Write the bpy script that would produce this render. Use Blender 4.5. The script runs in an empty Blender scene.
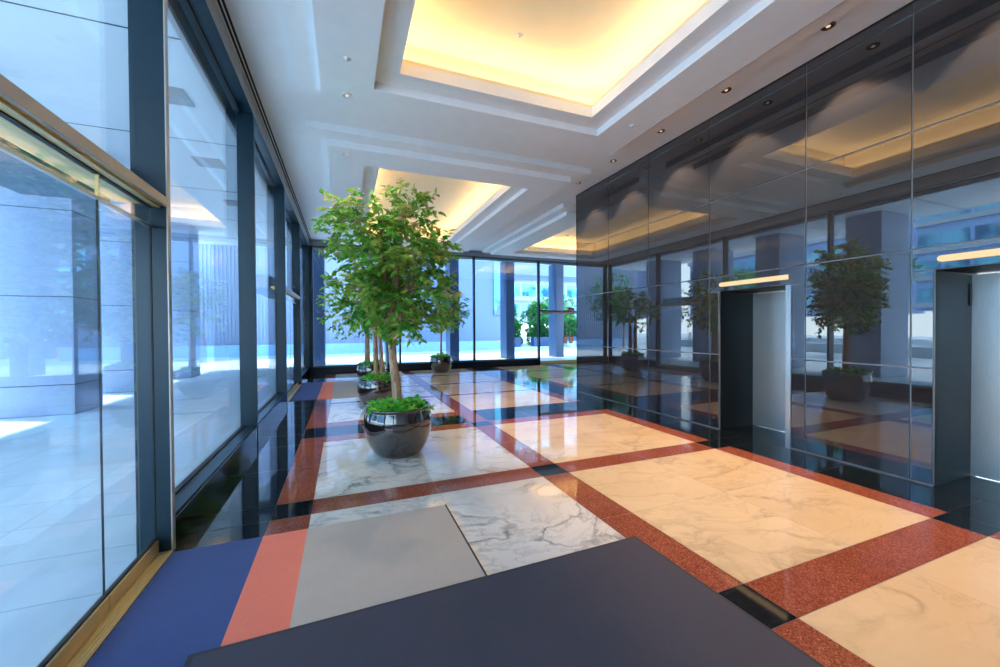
import bpy, bmesh, math, random
from mathutils import Vector, Matrix
random.seed(7)
S = bpy.context.scene
C = S.collection

# ------------------------------------------------------------------ camera
YAW, PITCH, ROLL, F_PX, EYE = 0.377940, 0.012154, -0.005742, 392.48, 1.5
F = Vector((math.sin(YAW)*math.cos(PITCH), math.cos(YAW)*math.cos(PITCH), -math.sin(PITCH)))
R = Vector((math.cos(YAW), -math.sin(YAW), 0)); U = R.cross(F)
R2 = R*math.cos(ROLL) + U*math.sin(ROLL); U2 = U*math.cos(ROLL) - R*math.sin(ROLL)
cd = bpy.data.cameras.new('camera'); cam = bpy.data.objects.new('camera', cd); C.objects.link(cam)
cam.matrix_world = Matrix(((R2.x, U2.x, -F.x, 0), (R2.y, U2.y, -F.y, 0), (R2.z, U2.z, -F.z, EYE), (0, 0, 0, 1)))
cd.sensor_width = 36.0; cd.sensor_fit = 'HORIZONTAL'; cd.lens = F_PX*36/1000; cd.clip_start = 0.03; cd.clip_end = 400
S.camera = cam

# ------------------------------------------------------------------ world, sun, exposure
S.view_settings.view_transform = 'Standard'; S.view_settings.look = 'None'
S.view_settings.gamma = 1.0; S.view_settings.use_curve_mapping = False
S.view_settings.exposure = 0.66
S.cycles.use_denoising = True
S.cycles.max_bounces = 12; S.cycles.diffuse_bounces = 5; S.cycles.glossy_bounces = 6
S.cycles.transparent_max_bounces = 24; S.cycles.transmission_bounces = 6
S.cycles.sample_clamp_indirect = 6.0; S.cycles.caustics_reflective = False; S.cycles.caustics_refractive = False
W = bpy.data.worlds.new('world'); S.world = W; W.use_nodes = True
wn = W.node_tree; wn.nodes.clear()
wo = wn.nodes.new('ShaderNodeOutputWorld'); bg = wn.nodes.new('ShaderNodeBackground')
tc = wn.nodes.new('ShaderNodeTexCoord'); sp = wn.nodes.new('ShaderNodeSeparateXYZ'); rp = wn.nodes.new('ShaderNodeValToRGB')
wn.links.new(tc.outputs['Generated'], sp.inputs[0]); wn.links.new(sp.outputs['Z'], rp.inputs[0])
rp.color_ramp.elements[0].position = 0.0; rp.color_ramp.elements[0].color = (0.80, 0.92, 1.0, 1)
rp.color_ramp.elements[1].position = 0.6; rp.color_ramp.elements[1].color = (0.38, 0.70, 1.0, 1)
wn.links.new(rp.outputs[0], bg.inputs[0]); bg.inputs[1].default_value = 4.6
wn.links.new(bg.outputs[0], wo.inputs[0])
sl = bpy.data.lights.new('sun', 'SUN'); sun = bpy.data.objects.new('sun', sl); C.objects.link(sun)
sl.energy = 6.0; sl.angle = math.radians(2); sl.color = (1.0, 0.96, 0.9)
sun.rotation_euler = Vector((0.45, -0.20, -1.0)).to_track_quat('-Z', 'Y').to_euler()   # from the upper left, behind

# ------------------------------------------------------------------ material helpers
def srgb(r, g, b):
    def f(c):
        c /= 255.0
        return c/12.92 if c <= 0.04045 else ((c+0.055)/1.055)**2.4
    return (f(r), f(g), f(b), 1)
class NT:
    def __init__(s, name):
        s.m = bpy.data.materials.new(name); s.m.use_nodes = True; s.t = s.m.node_tree; s.t.nodes.clear()
        s.out = s.n('ShaderNodeOutputMaterial')
    def n(s, typ, **kw):
        x = s.t.nodes.new(typ)
        for k, v in kw.items(): setattr(x, k, v)
        return x
    def l(s, a, b): s.t.links.new(a, b)
    def coord(s): return s.n('ShaderNodeTexCoord').outputs['Object']
    def noise(s, vec, scale, detail=4, rough=0.55, dist=0.0):
        x = s.n('ShaderNodeTexNoise'); x.inputs['Scale'].default_value = scale; x.inputs['Detail'].default_value = detail
        x.inputs['Roughness'].default_value = rough; x.inputs['Distortion'].default_value = dist
        if vec is not None: s.l(vec, x.inputs['Vector'])
        return x.outputs['Fac']
    def ramp(s, fac, stops):
        x = s.n('ShaderNodeValToRGB'); e = x.color_ramp.elements
        while len(e) < len(stops): e.new(0.5)
        for k, (p, c) in enumerate(stops): e[k].position = p; e[k].color = c if len(c) == 4 else (*c, 1)
        s.l(fac, x.inputs[0]); return x.outputs[0]
    def mix(s, fac, a, b, mode='MIX'):
        x = s.n('ShaderNodeMix', data_type='RGBA', blend_type=mode)
        for v, i in ((fac, 0), (a, 6), (b, 7)):
            if hasattr(v, 'links'): s.l(v, x.inputs[i])
            else: x.inputs[i].default_value = v
        return x.outputs[2]
    def math(s, op, a, b=0.0):
        x = s.n('ShaderNodeMath', operation=op)
        for v, i in ((a, 0), (b, 1)):
            if hasattr(v, 'links'): s.l(v, x.inputs[i])
            else: x.inputs[i].default_value = v
        return x.outputs[0]
    def bsdf(s, color, rough=0.5, metal=0.0, ior=1.5, coat=0.0, bump=None, bstr=0.2, bdist=0.002, trans=0.0):
        b = s.n('ShaderNodeBsdfPrincipled')
        for v, k in ((color, 'Base Color'), (rough, 'Roughness'), (metal, 'Metallic')):
            if hasattr(v, 'links'): s.l(v, b.inputs[k])
            else: b.inputs[k].default_value = v
        b.inputs['IOR'].default_value = ior; b.inputs['Coat Weight'].default_value = coat; b.inputs['Coat Roughness'].default_value = 0.03
        if bump is not None:
            x = s.n('ShaderNodeBump'); x.inputs['Strength'].default_value = bstr; x.inputs['Distance'].default_value = bdist
            s.l(bump, x.inputs['Height']); s.l(x.outputs[0], b.inputs['Normal'])
        s.l(b.outputs[0], s.out.inputs[0]); return b
M = {}
def plain(name, col, rough=0.5, metal=0.0, ior=1.5, var=0.06, vs=6.0, **kw):
    t = NT(name); f = t.noise(t.coord(), vs, 5)
    c2 = tuple(min(1, x*(1-var)) for x in col[:3])+(1,); c1 = tuple(min(1, x*(1+var)) for x in col[:3])+(1,)
    t.bsdf(t.ramp(f, [(0.3, c2), (0.7, c1)]), rough, metal, ior, **kw); M[name] = t.m; return t.m
def tile_coord(t):
    a = t.n('ShaderNodeAttribute', attribute_name='tile'); v = t.n('ShaderNodeVectorMath', operation='MULTIPLY_ADD')
    v.inputs[1].default_value = (37, 37, 37); t.l(a.outputs['Vector'], v.inputs[0]); t.l(t.coord(), v.inputs[2]); return v.outputs[0], a
def marble(name, base, warm, vein, k=1.0, amount=1.0):
    t = NT(name); vec, a = tile_coord(t)
    warp = t.n('ShaderNodeTexNoise'); warp.inputs['Scale'].default_value = 1.1*k; warp.inputs['Detail'].default_value = 5; t.l(vec, warp.inputs['Vector'])
    vm = t.n('ShaderNodeVectorMath', operation='MULTIPLY_ADD'); vm.inputs[1].default_value = (0.9, 0.9, 0.9)
    t.l(warp.outputs['Color'], vm.inputs[0]); t.l(vec, vm.inputs[2])
    st = t.n('ShaderNodeMapping'); st.inputs['Scale'].default_value = (1.0, 1.9, 1); st.inputs['Rotation'].default_value = (0, 0, 0.5); t.l(vm.outputs[0], st.inputs[0])
    n1 = t.noise(st.outputs[0], 1.25*k, 5, 0.5)
    v1 = t.math('ABSOLUTE', t.math('SUBTRACT', n1, 0.5))
    mask = t.noise(vec, 1.0*k, 3)
    vein1 = t.ramp(v1, [(0.0, (1, 1, 1)), (0.012, (0.55, 0.55, 0.55)), (0.035, (0, 0, 0))])
    m1 = t.ramp(mask, [(0.34, (0, 0, 0)), (0.54, (1, 1, 1))])
    n2 = t.noise(st.outputs[0], 3.4*k, 6, 0.6); v2 = t.math('ABSOLUTE', t.math('SUBTRACT', n2, 0.48))
    vein2 = t.ramp(v2, [(0.0, (0.5, 0.5, 0.5)), (0.018, (0.2, 0.2, 0.2)), (0.045, (0, 0, 0))])
    cloud = t.noise(vm.outputs[0], 0.9*k, 6, 0.62)
    col = t.mix(t.ramp(cloud, [(0.42, (0, 0, 0)), (0.72, (0.9, 0.9, 0.9))]), base, warm)
    fv = t.math('MULTIPLY', t.math('ADD', t.math('MULTIPLY', vein1, m1), t.math('MULTIPLY', vein2, m1)), 0.62*amount)
    fv = t.math('MINIMUM', fv, 0.85)
    col = t.mix(fv, col, vein)
    t.bsdf(col, 0.045, ior=1.58); M[name] = t.m
def granite(name, c1, c2, c3, rough=0.05, scale=55, ior=1.55):
    t = NT(name); vec, a = tile_coord(t)
    v = t.n('ShaderNodeTexVoronoi'); v.inputs['Scale'].default_value = scale; t.l(vec, v.inputs['Vector'])
    s1 = t.n('ShaderNodeSeparateColor'); t.l(v.outputs['Color'], s1.inputs[0])
    c = t.ramp(s1.outputs[0], [(0.0, c1), (0.45, c2), (0.8, c2), (1.0, c3)])
    c = t.mix(t.ramp(t.noise(vec, 3, 5), [(0.3, (0, 0, 0)), (0.8, (0.35, 0.35, 0.35))]), c, c1)
    t.bsdf(c, rough, ior=ior); M[name] = t.m
def emis(name, col, st):
    t = NT(name); e = t.n('ShaderNodeEmission'); e.inputs[0].default_value = col; e.inputs[1].default_value = st
    t.l(e.outputs[0], t.out.inputs[0]); M[name] = t.m
def glass(name, tint=(0.86, 0.94, 0.98, 1), f0=0.055):
    t = NT(name); ge = t.n('ShaderNodeNewGeometry'); d = t.n('ShaderNodeVectorMath', operation='DOT_PRODUCT')
    t.l(ge.outputs['Incoming'], d.inputs[0]); t.l(ge.outputs['Normal'], d.inputs[1])
    c = t.math('ABSOLUTE', d.outputs['Value']); f = t.math('ADD', t.math('MULTIPLY', t.math('POWER', t.math('SUBTRACT', 1.0, c), 5.0), 1-f0), f0)
    tr = t.n('ShaderNodeBsdfTransparent'); tr.inputs[0].default_value = tint
    g = t.n('ShaderNodeBsdfGlossy'); g.inputs['Roughness'].default_value = 0.0; g.inputs[0].default_value = (0.9, 0.95, 1, 1)
    mx = t.n('ShaderNodeMixShader'); t.l(f, mx.inputs[0])
    t.l(tr.outputs[0], mx.inputs[1]); t.l(g.outputs[0], mx.inputs[2]); t.l(mx.outputs[0], t.out.inputs[0]); M[name] = t.m
def brushed(name, col, rough=0.28, axis=(1, 1, 60), metal=1.0):
    t = NT(name); mp = t.n('ShaderNodeMapping'); mp.inputs['Scale'].default_value = axis; t.l(t.coord(), mp.inputs[0])
    f = t.noise(mp.outputs[0], 6, 4)
    c2 = tuple(x*0.82 for x in col[:3])+(1,)
    t.bsdf(t.ramp(f, [(0.3, c2), (0.7, col)]), rough, metal, bump=f, bstr=0.05); M[name] = t.m

marble('white_marble', srgb(228, 223, 217), srgb(212, 197, 180), srgb(110, 108, 112), 1.0, 1.15)
marble('cream_marble', srgb(226, 202, 166), srgb(214, 184, 144), srgb(150, 128, 104), 0.8, 0.62)
granite('red_granite', srgb(112, 52, 38), srgb(156, 84, 62), srgb(190, 126, 98), scale=150)
granite('black_granite', srgb(8, 10, 12), srgb(14, 18, 22), srgb(40, 46, 52), ior=1.7)
plain('grout', srgb(150, 140, 128), 0.7)
plain('white_plaster', srgb(238, 239, 242), 0.75, var=0.02)
plain('cove_plaster', srgb(244, 230, 198), 0.75, var=0.02)
plain('dark_metal', srgb(14, 44, 58), 0.34, 0.2, var=0.1)
plain('dark_slot', srgb(14, 18, 22), 0.6)
plain('bronze_trim', srgb(186, 180, 174), 0.4, 0.45)
plain('grey_trim', srgb(150, 152, 158), 0.5, 0.2)
plain('outer_header', srgb(110, 140, 172), 0.5, 0.1)
brushed('brass', srgb(244, 218, 158), 0.4, (60, 1, 60), 0.6)
brushed('brushed_steel', srgb(222, 228, 228), 0.34, (1, 60, 1), 0.75)
plain('dark_steel', srgb(10, 15, 16), 0.42, 0.0, 1.25)
plain('elevator_trim', srgb(200, 206, 210), 0.3, 0.9)
t = NT('wall_glass_panel'); t.bsdf(t.ramp(t.noise(t.coord(), 1.3, 3), [(0.3, srgb(40, 41, 45)), (0.7, srgb(48, 48, 51))]), 0.012, ior=2.1); M['wall_glass_panel'] = t.m
plain('curb_stone', srgb(16, 26, 34), 0.38)
plain('panel_seam', srgb(142, 142, 142), 0.4, 0.6)
glass('clear_glass', (0.93, 0.975, 0.995, 1))
glass('door_glass', (0.91, 0.96, 0.99, 1))
emis('cove_glow', (1.0, 0.73, 0.44, 1), 11.5)
emis('lantern_glow', (1.0, 0.70, 0.40, 1), 0.72)
emis('downlight_lens', (1.0, 0.7, 0.45, 1), 0.6)
plain('bronze_ring', srgb(120, 84, 60), 0.35, 0.8)
plain('white_ring', srgb(225, 222, 220), 0.5)
def carpet(name, c, rib=True):
    t = NT(name); co = t.coord(); f = t.noise(co, 420, 3); g = t.noise(co, 5, 4)
    c1 = tuple(x*0.72 for x in c[:3])+(1,); c2 = tuple(min(1, x*1.2) for x in c[:3])+(1,)
    col = t.ramp(f, [(0.3, c1), (0.7, c2)])
    col = t.mix(t.ramp(g, [(0.35, (0, 0, 0)), (0.7, (0.25, 0.25, 0.25))]), col, c2)
    h = f
    if rib:
        w = t.n('ShaderNodeTexWave', bands_direction='DIAGONAL'); w.inputs['Scale'].default_value = 22; w.inputs['Distortion'].default_value = 1.5; t.l(co, w.inputs[0])
        h = t.math('ADD', f, t.math('MULTIPLY', w.outputs['Fac'], 1.5))
    t.bsdf(col, 0.95, bump=h, bstr=0.6, bdist=0.003); M[name] = t.m
carpet('navy_carpet', srgb(62, 80, 130), False); carpet('salmon_carpet', srgb(238, 126, 102), False)
carpet('grey_carpet', srgb(188, 174, 162), False); carpet('charcoal_carpet', srgb(70, 68, 80), False)
plain('rubber', srgb(44, 46, 54), 0.7)
t = NT('glazed_ceramic'); f = t.noise(t.coord(), 4, 4)
t.bsdf(t.ramp(f, [(0.3, srgb(22, 18, 18)), (0.7, srgb(46, 36, 34))]), 0.04, ior=1.9, coat=0.6); M['glazed_ceramic'] = t.m
t = NT('bark'); mp = t.n('ShaderNodeMapping'); mp.inputs['Scale'].default_value = (1, 1, 0.25); t.l(t.coord(), mp.inputs[0]); f = t.noise(mp.outputs[0], 45, 6, 0.65)
t.bsdf(t.ramp(f, [(0.3, srgb(112, 80, 58)), (0.5, srgb(176, 142, 110)), (0.75, srgb(208, 182, 152))]), 0.8, bump=f, bstr=0.5, bdist=0.004); M['bark'] = t.m
plain('soil', srgb(60, 44, 32), 0.95, var=0.3, vs=40)
def leafmat(name, stops):
    t = NT(name); a = t.n('ShaderNodeAttribute', attribute_name='tint'); s = t.n('ShaderNodeSeparateColor'); t.l(a.outputs['Color'], s.inputs[0])
    c = t.ramp(s.outputs[0], stops)
    b = t.bsdf(c, 0.42); b.inputs['Specular IOR Level'].default_value = 0.4
    tl = t.n('ShaderNodeBsdfTranslucent'); t.l(c, tl.inputs[0]); mx = t.n('ShaderNodeMixShader'); mx.inputs[0].default_value = 0.45
    t.l(b.outputs[0], mx.inputs[1]); t.l(tl.outputs[0], mx.inputs[2]); t.l(mx.outputs[0], t.out.inputs[0]); M[name] = t.m
leafmat('ficus_leaf', [(0.0, srgb(60, 150, 54)), (0.35, srgb(118, 184, 68)), (0.62, srgb(172, 198, 88)), (0.8, srgb(206, 190, 118)), (1.0, srgb(216, 184, 146))])
leafmat('cover_leaf', [(0.0, srgb(60, 180, 56)), (0.6, srgb(112, 216, 76)), (1.0, srgb(200, 226, 90))])
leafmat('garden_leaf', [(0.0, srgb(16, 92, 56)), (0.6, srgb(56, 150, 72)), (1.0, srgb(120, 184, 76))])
# outdoors
t = NT('plaza_stone'); co = t.coord(); br = t.n('ShaderNodeTexBrick'); br.inputs['Scale'].default_value = 0.42; br.inputs['Mortar Size'].default_value = 0.004; br.offset = 0.0
br.inputs['Color1'].default_value = srgb(208, 214, 218); br.inputs['Color2'].default_value = srgb(198, 206, 212); br.inputs['Mortar'].default_value = srgb(176, 186, 194); t.l(co, br.inputs[0])
mp = t.n('ShaderNodeMapping'); mp.inputs['Scale'].default_value = (1, 0.35, 1); mp.inputs['Rotation'].default_value = (0, 0, 0.9); t.l(co, mp.inputs[0])
c = t.mix(t.ramp(t.noise(mp.outputs[0], 3.0, 7, 0.7), [(0.4, (0, 0, 0)), (0.75, (0.5, 0.5, 0.5))]), br.outputs[0], srgb(160, 172, 182))
t.bsdf(c, 0.45); M['plaza_stone'] = t.m
t = NT('pier_stone'); co = t.coord(); f = t.noise(co, 14, 8, 0.75)
t.bsdf(t.ramp(f, [(0.26, srgb(120, 134, 160)), (0.36, srgb(150, 166, 192)), (0.7, srgb(160, 176, 202))]), 0.6, bump=f, bstr=0.1); M['pier_stone'] = t.m
t = NT('column_stone'); co = t.coord(); f = t.noise(co, 9, 6, 0.7)
t.bsdf(t.ramp(f, [(0.3, srgb(36, 66, 104)), (0.7, srgb(50, 82, 122))]), 0.4); M['column_stone'] = t.m
plain('stone_joint', srgb(52, 58, 74), 0.8)
plain('soffit_white', srgb(222, 232, 240), 0.6, var=0.02)
plain('ribbed_cladding', srgb(160, 170, 196), 0.5, var=0.04)
plain('blue_cladding', srgb(122, 142, 176), 0.45, var=0.04)
plain('pale_blue_cladding', srgb(150, 190, 236), 0.5, var=0.03)
plain('white_cladding', srgb(176, 184, 196), 0.6, var=0.03)
plain('planter_stone', srgb(48, 72, 116), 0.5)
plain('orange_panel', srgb(236, 128, 84), 0.5)
plain('pale_timber', srgb(196, 142, 92), 0.6)
t = NT('window_band'); t.bsdf(t.ramp(t.noise(t.coord(), 0.5, 3), [(0.40, srgb(40, 110, 150)), (0.55, srgb(120, 205, 230))]), 0.1, 0.0, ior=1.7); M['window_band'] = t.m
plain('grass', srgb(96, 170, 74), 0.9, var=0.25, vs=20)
plain('notice_paper', srgb(232, 226, 214), 0.6); plain('notice_red', srgb(196, 74, 60), 0.6); plain('exit_red', srgb(206, 60, 44), 0.5)

# ------------------------------------------------------------------ mesh helpers
def tag(o, label=None, cat=None, group=None, kind=None):
    if label: o['label'] = label
    if cat: o['category'] = cat
    if group: o['group'] = group
    if kind: o['kind'] = kind
    return o
def empty(name, loc=(0, 0, 0), label=None, cat=None, group=None, rz=0.0, kind=None):
    o = bpy.data.objects.new(name, None); C.objects.link(o); o.location = loc; o.rotation_euler = (0, 0, rz); o.empty_display_size = 0.1
    return tag(o, label, cat, group, kind)
class MB:
    def __init__(s): s.bm = bmesh.new(); s.mats = []
    def mi(s, m):
        if m not in s.mats: s.mats.append(m)
        return s.mats.index(m)
    def quad(s, pts, m=None, tile=None):
        f = s.bm.faces.new([s.bm.verts.new(p) for p in pts])
        if m: f.material_index = s.mi(m)
        if tile is not None:
            lay = s.bm.loops.layers.float_color.get('tile') or s.bm.loops.layers.float_color.new('tile')
            for l in f.loops: l[lay] = tile
        return f
    def box(s, x0, x1, y0, y1, z0, z1, m=None, bev=0.0):
        ret = bmesh.ops.create_cube(s.bm, size=1); vs = ret['verts']
        for v in vs: v.co = Vector(((x0+x1)/2+v.co.x*(x1-x0), (y0+y1)/2+v.co.y*(y1-y0), (z0+z1)/2+v.co.z*(z1-z0)))
        fs = {f for v in vs for f in v.link_faces}
        if m:
            for f in fs: f.material_index = s.mi(m)
        if bev:
            es = list({e for v in vs for e in v.link_edges})
            r = bmesh.ops.bevel(s.bm, geom=es, offset=bev, segments=2, affect='EDGES', profile=0.5)
        return s
    def ring(s, o, i, z0, z1, m=None):      # o, i = (x0,x1,y0,y1)
        s.box(o[0], o[1], o[2], i[2], z0, z1, m); s.box(o[0], o[1], i[3], o[3], z0, z1, m)
        s.box(o[0], i[0], i[2], i[3], z0, z1, m); s.box(i[1], o[1], i[2], i[3], z0, z1, m); return s
    def lathe(s, prof, cx=0, cy=0, cz=0, seg=48, smooth=True, m=None):
        rings = []
        for r, z in prof:
            if r < 1e-6: rings.append([s.bm.verts.new((cx, cy, cz+z))])
            else: rings.append([s.bm.verts.new((cx+r*math.cos(2*math.pi*k/seg), cy+r*math.sin(2*math.pi*k/seg), cz+z)) for k in range(seg)])
        for a, b in zip(rings, rings[1:]):
            for k in range(seg):
                q = (k+1) % seg
                if len(a) == 1 and len(b) == 1: continue
                if len(a) == 1: vs = [a[0], b[q], b[k]]
                elif len(b) == 1: vs = [a[k], a[q], b[0]]
                else: vs = [a[k], a[q], b[q], b[k]]
                f = s.bm.faces.new(vs); f.smooth = smooth
                if m: f.material_index = s.mi(m)
        return s
    def tube(s, pts, rads, seg=8, m=None):
        prev = None; pts = [Vector(p) for p in pts]
        for i, p in enumerate(pts):
            d = (pts[min(i+1, len(pts)-1)]-pts[max(i-1, 0)]).normalized()
            a = d.orthogonal().normalized() if prev is None else (pa - d*pa.dot(d)).normalized()
            pa = a; b = d.cross(a)
            rg = [s.bm.verts.new(p+(a*math.cos(2*math.pi*k/seg)+b*math.sin(2*math.pi*k/seg))*rads[i]) for k in range(seg)]
            if prev:
                for k in range(seg):
                    f = s.bm.faces.new([prev[k], prev[(k+1) % seg], rg[(k+1) % seg], rg[k]]); f.smooth = True
                    if m: f.material_index = s.mi(m)
            prev = rg
        return s
    def build(s, name, mat=None, parent=None, **kw):
        me = bpy.data.meshes.new(name); s.bm.normal_update(); s.bm.to_mesh(me); s.bm.free()
        for k in (s.mats if s.mats else [mat]): me.materials.append(M[k])
        o = bpy.data.objects.new(name, me); C.objects.link(o)
        if parent: o.parent = parent
        return tag(o, **kw)
def struct(mb, name, mat=None, parent=None): return mb.build(name, mat, parent, **({} if parent else dict(kind='structure')))
def copy_tree(o, parent=None):
    c = o.copy(); C.objects.link(c); c.parent = parent
    for ch in o.children: copy_tree(ch, c)
    return c

# ------------------------------------------------------------------ key dimensions
XG, XC, XR = -1.26, -1.10, 5.10            # glass line, inner face of mullions, elevator wall
YF = 15.15                                  # far glass line
YE = 7.95                                    # end of the elevator wall
XE = 12.2; YB = -4.2                        # hidden ends of the lobby
ZC = 4.62; ZH = 4.40                        # outer ceiling, glazing head
POSTS = [-4.15, -2.42, 0.42, 3.31, 6.12, 9.05, 11.95, 14.93]
FPOSTS = [-1.05, 1.95, 4.88, 7.80, 10.72]

# ------------------------------------------------------------------ floor
def floor():
    mb = MB(); mb.mats = ['grout', 'white_marble', 'cream_marble', 'red_granite', 'black_granite']
    mb.quad([(-1.3, YB, -0.004), (XE, YB, -0.004), (XE, YF+0.3, -0.004), (-1.3, YF+0.3, -0.004)], 'grout', (0, 0, 0, 1))
    g = 0.0016
    def T(x0, x1, y0, y1, m, nx=1, ny=1, book=False):
        base = [random.random() for _ in range(3)]
        for i in range(nx):
            for j in range(ny):
                a0, a1 = x0+(x1-x0)*i/nx, x0+(x1-x0)*(i+1)/nx; b0, b1 = y0+(y1-y0)*j/ny, y0+(y1-y0)*(j+1)/ny
                tl = (*base, 1) if book else (random.random(), random.random(), random.random(), 1)
                mb.quad([(a0+g, b0+g, 0), (a1-g, b0+g, 0), (a1-g, b1-g, 0), (a0+g, b1-g, 0)], m, tl)
    cols = [(-1.12, -0.555), (-0.555, -0.265), (-0.265, 1.855), (1.855, 2.16), (2.16, 4.25), (4.25, 4.51), (4.51, XR)]
    WM, CM, RG, BG = 'white_marble', 'cream_marble', 'red_granite', 'black_granite'
    def fieldrow(y0, y1, nyr=2):
        T(*cols[0], y0, y1, BG, 1, 2); T(*cols[1], y0, y1, RG, 1, 2); T(*cols[2], y0, y1, WM, 2, 1)
        T(*cols[3], y0, y1, RG, 1, 2); T(*cols[4], y0, y1, CM, 2, nyr); T(*cols[5], y0, y1, RG, 1, 2); T(*cols[6], y0, y1, BG, 1, 2)
    def bandrow(y0, y1):
        T(*cols[0], y0, y1, BG); T(*cols[1], y0, y1, BG); T(*cols[2], y0, y1, RG, 2)
        T(*cols[3], y0, y1, BG); T(*cols[4], y0, y1, RG, 2); T(*cols[5], y0, y1, BG); T(*cols[6], y0, y1, BG)
    for b in (-3.14, -0.92, 1.30, 3.52): bandrow(b, b+0.295)
    for a, b in ((-4.2, -3.14), (-2.845, -0.92), (-0.625, 1.30), (1.595, 3.52), (3.815, 5.71)): fieldrow(a, b)
    # wide cross band in the middle of the lobby
    T(*cols[0], 5.71, 6.89, BG, 1, 2); T(*cols[1], 5.71, 6.0, RG); T(*cols[1], 6.0, 6.6, BG); T(*cols[1], 6.6, 6.89, RG)
    T(*cols[2], 5.71, 6.0, RG, 2); T(*cols[2], 6.0, 6.6, BG, 2); T(*cols[2], 6.6, 6.89, RG, 2)
    T(*cols[3], 5.71, 6.0, BG); T(*cols[3], 6.0, 6.89, RG)
    T(2.16, 4.25, 5.71, 6.0, RG, 2); T(4.25, 4.51, 5.71, 6.0, RG); T(2.16, 4.51, 6.0, 6.89, BG, 3); T(*cols[6], 5.71, 6.89, BG, 1, 2)
    # far half of the lobby
    rows = [(6.89, 8.58), (8.74, 10.40), (10.54, 12.40), (12.56, 14.28)]
    xc = [(2.16, 4.25, CM), (5.45, 7.6, CM), (8.1, 10.2, CM), (10.5, XE, CM)]
    xs = [(1.855, 2.16, RG), (4.25, 4.5, RG), (4.5, 5.2, BG), (5.2, 5.45, RG), (7.6, 8.1, BG), (10.2, 10.5, RG)]
    for y0, y1 in rows:
        T(*cols[0], y0, y1, BG, 1, 3); T(*cols[1], y0, y1, RG, 1, 2); T(*cols[2], y0, y1, WM, 2, 1)
        for a, b, m in xc+xs:
            if b <= XR or y0 > 8: T(a, b, y0, y1, m, 2 if m == CM else 1, 1)
    T(4.51, XR, 6.89, 8.0, BG); T(4.51, XE, 8.0, 8.58, BG, 6)
    for y0, y1 in ((8.58, 8.74), (10.40, 10.54), (12.40, 12.56), (14.28, 14.42)):
        T(*cols[0], y0, y1, BG); T(*cols[1], y0, y1, BG); T(*cols[2], y0, y1, RG, 2)
        for a, b, m in xc+xs: T(a, b, y0, y1, RG if m == CM else BG, 2 if m == CM else 1)
    T(-1.12, XE, 14.42, YF+0.1, BG, 14)
    return struct(mb, 'floor')
floor()

# ------------------------------------------------------------------ ceiling with three lit coffers
KC = 0.981
def kc(r): return tuple(v*KC for v in r)
L1, L2, L3 = kc((0.65, 3.385, -1.45, 4.85)), kc((0.65, 3.385, 7.82, 13.96)), kc((6.48, 9.25, 9.87, 13.96))
def grow(r, a, b=None): b = a if b is None else b; return (r[0]-a, r[1]+a, r[2]-b, r[3]+b)
def ceiling():
    mb = MB(); mb.mats = ['white_plaster', 'cove_plaster']; wp, cp = 'white_plaster', 'cove_plaster'
    recs = []
    for L, p1, p2 in ((L1, (-0.52, 4.60, -2.5, 5.87), (-0.24, 4.26, -2.22, 5.55)), (L2, (-0.52, 4.60, 6.62, 14.98), (-0.24, 4.31, 6.90, 14.72)), (L3, (5.20, 10.5, 8.69, 14.98), (5.46, 10.24, 8.96, 14.72))):
        p1, p2 = kc(p1), kc(p2); rc = grow(L, 0.275, 0.255); recs.append(rc)
        mb.ring(p1, p2, ZC-0.105, ZC+0.01, wp)             # first step down
        mb.ring(p2, rc, ZC-0.21, ZC+0.01, wp)              # second step down
        mb.ring(rc, L, ZC-0.11, ZC+0.03, wp)               # recessed ring round the lit tray
        mb.ring(grow(rc, 0.06), (L[0]-0.001, L[1]+0.001, L[2]-0.001, L[3]+0.001), ZC-0.105, ZC+0.03, cp)
        mb.ring(grow(L, 0.02), L, ZC+0.03, ZC+0.075, cp)   # small upstand
        mb.ring(grow(rc, 0.12), grow(rc, 0.04), ZC, ZC+0.50, cp)   # walls of the cove
        mb.box(*grow(rc, 0.12), ZC+0.46, ZC+0.52, cp)      # tray top
    # flat outer ceiling around the coffers
    a, b, c = recs; z0, z1 = ZC, ZC+0.04
    mb.box(-1.3, a[0], YB, YF+0.2, z0, z1, wp)
    mb.box(a[0], a[1], YB, a[2], z0, z1, wp); mb.box(a[0], a[1], a[3], b[2], z0, z1, wp); mb.box(a[0], a[1], b[3], YF+0.2, z0, z1, wp)
    mb.box(a[1], c[0], YB, YF+0.2, z0, z1, wp)
    mb.box(c[0], c[1], YB, c[2], z0, z1, wp); mb.box(c[0], c[1], c[3], YF+0.2, z0, z1, wp); mb.box(c[1], XE+0.1, YB, YF+0.2, z0, z1, wp)
    # shallow grooves beside the elevator wall read as a thin raised bead
    mb.box(4.31, 4.34, -2.2, 5.64, ZC-0.125, ZC-0.09, wp)
    return struct(mb, 'ceiling')
ceiling()
for L, w in ((L1, 'front'), (L2, 'middle'), (L3, 'far right')):
    mb = MB(); mb.ring(grow(L, 0.20), grow(L, 0.12), ZC+0.032, ZC+0.05)
    mb.build('cove_light', 'cove_glow', None, label='warm hidden strip light running round the %s ceiling coffer' % w, cat='ceiling light')

# slot diffusers along the left glazing head
mb = MB(); mb.mats = ['white_plaster', 'dark_slot']
for x in (-1.075, -1.035): mb.box(x-0.011, x+0.011, POSTS[0], YF-0.15, ZC-0.006, ZC, 'dark_slot')
mb.box(-1.10, -1.092, POSTS[0], YF-0.1, ZC-0.008, ZC, 'white_plaster')
struct(mb, 'trim_30')

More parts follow.
